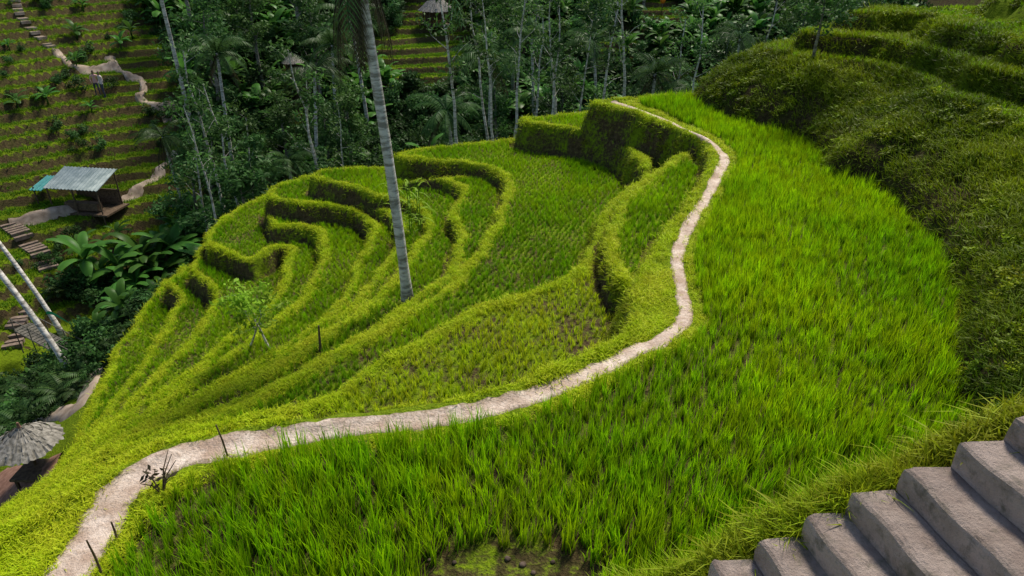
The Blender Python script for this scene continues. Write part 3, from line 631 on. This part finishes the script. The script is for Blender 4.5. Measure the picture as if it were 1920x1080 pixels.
mb.box((0,0,.0),(4.6,2.3,.12)); mb.box((.3,.9,.6),(3.2,.08,1.1)); mb.box((.3,-.6,.45),(2.4,.5,.5)); mkobj('timber_frame',mb.build('fr',[M_wood]),parent=e)
p=P3(72,885); e=empty('thatched_parasol',p,0,1.)
mb=MB(); thatch_roof(mb,.95,.55,1.15,0,14,5,9); mb.tube([(0,0,1.6),(0,0,1.85)],[.07,.03],8,1); mkobj('thatch_canopy',mb.build('pc',[M_thatch,M_brick]),parent=e)
mb=MB(); mb.tube([(0,0,-.5),(0,0,1.6)],[.05,.05],8); mb.box((.1,-.2,.25),(.9,.9,.08)); 
for a_ in (-.25,.45):
    for b_ in (-.55,.15): mb.box((a_,b_,0),(.07,.07,.5))
mkobj('pole_and_bench',mb.build('pp',[M_wood]),parent=e)
pts=[P3(u,v) for u,v in ((-30,925),(0,915),(40,905),(85,890),(110,872))]
ribbon('brick_terrace',[(a_[0],a_[1],1.7) for a_ in cr(pts,4)],M_brick,.12,6,.02)
def draped(px): 
    return [(a_[0],a_[1]) for a_ in cr([P3(u,v) for u,v in px],7)]
def steps(name,px,wd,mt):
    pts=draped(px); mb=MB(); L=np.vstack(pts)
    d=np.r_[0,np.cumsum(np.linalg.norm(np.diff(L,axis=0),axis=1))]; n=int(d[-1]/.36)
    for i in range(n):
        q_=i*.36; x_=np.interp(q_,d,L[:,0]);y_=np.interp(q_,d,L[:,1]); x2=np.interp(q_+.2,d,L[:,0]);y2=np.interp(q_+.2,d,L[:,1])
        mb.box((x_,y_,hz(x_,y_)+.06),(.24,wd,.2),0,math.atan2(y2-y_,x2-x_))
    return mkobj(name,mb.build(name,[mt]))
steps('stone_steps',[(30,0),(40,35),(70,70),(105,95)],.6,M_farpath)
steps('stone_steps',[(20,425),(45,445),(75,475),(98,515)],.9,M_stone)
steps('stone_steps',[(45,590),(30,625),(20,665)],.8,M_stone)
for nm,px,wd in (('hillside_path',[(105,95),(140,125),(185,133),(212,118),(205,108)],.6),('hillside_path',[(212,118),(240,145),(265,152),(268,175),(262,190),(300,203),(330,205),(325,222),(305,228)],.55),('hillside_path',[(330,290),(300,322),(270,345),(230,378),(150,395),(80,405),(20,425)],.6),('hillside_path',[(180,700),(150,760),(90,785),(0,830)],.7)):
    q_=draped(px); ribbon(nm,[(a_[0],a_[1],wd) for a_ in q_],M_farpath,.12,6,.08)
# bamboo bridge
a_=P3(65,668);b_=P3(205,655)
A_=Vector(a_);B_=Vector(b_); zz=(A_.z+B_.z)/2+.1; A_.z=B_.z=zz
e=empty('bamboo_bridge',A_); mb=MB(); d=B_-A_; n=26; L=d.length; dn=d.normalized(); sd_=Vector((-dn.y,dn.x,0))
for i in range(n): 
    c_=d*(i/n); mb.box(tuple(c_),(L/n*.8,.7,.05),0,math.atan2(d.y,d.x))
for sg in (-.36,.36):
    mb.tube([sd_*sg,sd_*sg+d],[.035,.035],6); mb.tube([sd_*sg+Vector((0,0,.6)),sd_*sg+d+Vector((0,0,.6))],[.02,.02],6)
    for i in range(6): c_=sd_*sg+d*(i/5); mb.tube([c_+Vector((0,0,-1.2)),c_+Vector((0,0,.65))],[.025,.02],6)
mkobj('deck_and_rails',mb.build('br',[M_gwood]),parent=e)
# green banner
p=Vector(P3(150,655)); mb=MB(); V=[]
for i in range(15):
    q_=i/14; x_=-1.0*math.sin(q_*1.45); z_=.5+ .9*math.sin(q_*2.0+.2); V+=[(x_,0,z_),(x_*.95,.05,z_-.22*math.sin(math.pi*q_)**.6-.02)]
mb.add(V,[(2*i,2*i+1,2*i+3,2*i+2) for i in range(14)],0); mb.tube([(0,0,-.9),(0,0,.8)],[.03,.02],6,1)
mkobj('green_banner',mb.build('gb',[M_green,M_wood]),p+Vector((0,0,.7)))
p=Vector(P3(1240,30)); mb=MB(); mb.tube([(0,0,0),(0,0,2.0)],[.04,.03],6,1); mb.tube([(0,0,1.2),(0,0,1.35),(0,0,1.75),(0,0,1.9)],[.12,.2,.2,.1],10,0)
mkobj('orange_lantern',mb.build('ol',[M_orange,M_wood],True),p-Vector((0,0,.5)),(0,0,0),1.3)
def stick(u1,v1,u2,v2,z=0.,r=.012):
    x_,y_=P(u1,v1,z); a2,b2,c2=ray(u2,v2); t_=y_/b2; tx,tz=a2*t_,6+c2*t_
    mb=MB(); mb.tube([(0,0,-.1),((tx-x_)*.5,.01,(tz-z)*.5),(tx-x_,0,tz-z)],[r*1.2,r,r*.7],6); mkobj('wooden_stake',mb.build('stake',[M_wood]),(x_,y_,hz(x_,y_)))
stick(428,857,405,797); stick(192,1078,163,1015); stick(220,1015,209,980); stick(600,655,597,608,-2.7,.03)
x_,y_=P(305,925,0); random.seed(8); mb=MB()
for i in range(7):
    a_=random.uniform(0,6.28); l=random.uniform(.15,.42); mb.tube([(0,0,-.05),(math.cos(a_)*l*.3,math.sin(a_)*l*.3,l*.6),(math.cos(a_)*l*.7,math.sin(a_)*l*.7,l)],[.012,.009,.004],5)
mb.leaves((0,0,.28),(.2,.2,.12),26,.05,1,3); mkobj('dry_shrub',mb.build('ds',[M_wood,M_dead]),(x_,y_,hz(x_,y_)))
mb=MB()
for i in range(9):
    cx_,cy_=random.uniform(-.9,.5),random.uniform(4.7,5.2); r=random.uniform(.02,.055); V=[];
    n_=7; rr=[[r*random.uniform(.75,1.2) for _ in range(n_)] for _ in range(4)]
    for a2 in range(4):
        ph=(a2/3-.5)*2.6
        for b2 in range(n_): th_=6.283*b2/n_; V.append((cx_+rr[a2][b2]*math.cos(ph)*math.cos(th_),cy_+rr[a2][b2]*math.cos(ph)*math.sin(th_),-.04+r*.6*math.sin(ph)))
    mb.add(V,[(a2*n_+b2,a2*n_+(b2+1)%n_,(a2+1)*n_+(b2+1)%n_,(a2+1)*n_+b2) for a2 in range(3) for b2 in range(n_)]+[tuple(3*n_+b2 for b2 in range(n_))])
mkobj('stones',mb.build('stones',[simple('mud_stone',(.06,.04,.03),(.14,.10,.08),20)],True))
# ---------------------------------------------------------------- people (tiny, on the far side)
def person(loc,rz,shirt):
    e=empty('person',loc,rz)
    J=[(0,0,.93),(0,0,1.15),(0,0,1.4),(0,0,1.5),(0,-.01,1.58),(0,-.02,1.66),(0,-.01,1.73),
       (.19,0,1.4),(.24,.02,1.12),(.22,-.1,.9),(-.19,0,1.4),(-.25,.02,1.12),(-.2,-.12,.92),
       (.1,0,.88),(.11,-.05,.48),(.12,.03,.07),(.12,-.12,.04),(-.1,0,.88),(-.12,.05,.48),(-.12,.12,.08),(-.12,-.02,.04)]
    E=[(0,1),(1,2),(2,3),(3,4),(4,5),(5,6),(2,7),(7,8),(8,9),(2,10),(10,11),(11,12),(0,13),(13,14),(14,15),(15,16),(0,17),(17,18),(18,19),(19,20)]
    Rr=[.13,.12,.12,.055,.08,.095,.06,.06,.042,.032,.06,.042,.032,.09,.062,.042,.035,.09,.062,.042,.035]
    me=bpy.data.meshes.new('body'); me.from_pydata(J,E,[]); o=mkobj('body',me,parent=e)
    md=o.modifiers.new('s','SKIN'); 
    for i,r in enumerate(Rr): me.skin_vertices[0].data[i].radius=(r,r*.8)
    me.skin_vertices[0].data[0].use_root=True
    o.modifiers.new('ss','SUBSURF').levels=1
    mm,nt=mat('person_clothes'); tc=N(nt,'ShaderNodeTexCoord'); sp=N(nt,'ShaderNodeSeparateXYZ'); nt.links.new(tc.outputs['Object'],sp.inputs[0]); z_=sp.outputs[2]
    c=mixc(nt,mth(nt,'GREATER_THAN',z_,.92),(.06,.06,.09),shirt); c=mixc(nt,mth(nt,'GREATER_THAN',z_,1.47),c,(.3,.17,.12)); c=mixc(nt,mth(nt,'GREATER_THAN',z_,1.68),c,(.015,.01,.01)); finish(nt,c,.8); me.materials.append(mm)
for u,v,rz,c_ in ((186,182,.5,(.65,.36,.34)),(197,184,-.6,(.6,.5,.48))):
    p=P3(u,v); person((p[0],p[1],p[2]+.02),rz,c_)
# ---------------------------------------------------------------- camera, light
cam=bpy.data.cameras.new('camera'); cam.lens=24; cam.sensor_width=36; cam.clip_end=2000; cam.clip_start=.05
co=mkobj('camera',cam,(0,0,6),(math.radians(62),0,0)); scene.camera=co
sel,saz=math.radians(54),math.radians(28)
sun=bpy.data.lights.new('sun','SUN'); sun.energy=5.0; sun.angle=math.radians(12); sun.color=(1,.94,.80)
dirv=Vector((math.sin(saz)*math.cos(sel),math.cos(saz)*math.cos(sel),math.sin(sel)))
so=mkobj('sun',sun,(0,0,40)); so.rotation_euler=dirv.to_track_quat('Z','Y').to_euler()
wd=bpy.data.worlds.new('World'); scene.world=wd; wd.use_nodes=True; nt=wd.node_tree; nt.nodes.clear()
sk=nt.nodes.new('ShaderNodeTexSky'); sk.sky_type='NISHITA'; sk.sun_disc=False; sk.sun_elevation=sel; sk.sun_rotation=saz
bg=nt.nodes.new('ShaderNodeBackground'); bg.inputs[1].default_value=.14; o=nt.nodes.new('ShaderNodeOutputWorld'); nt.links.new(sk.outputs[0],bg.inputs[0]); nt.links.new(bg.outputs[0],o.inputs[0])
scene.view_settings.view_transform='Standard'; scene.view_settings.look='None'; scene.view_settings.exposure=0
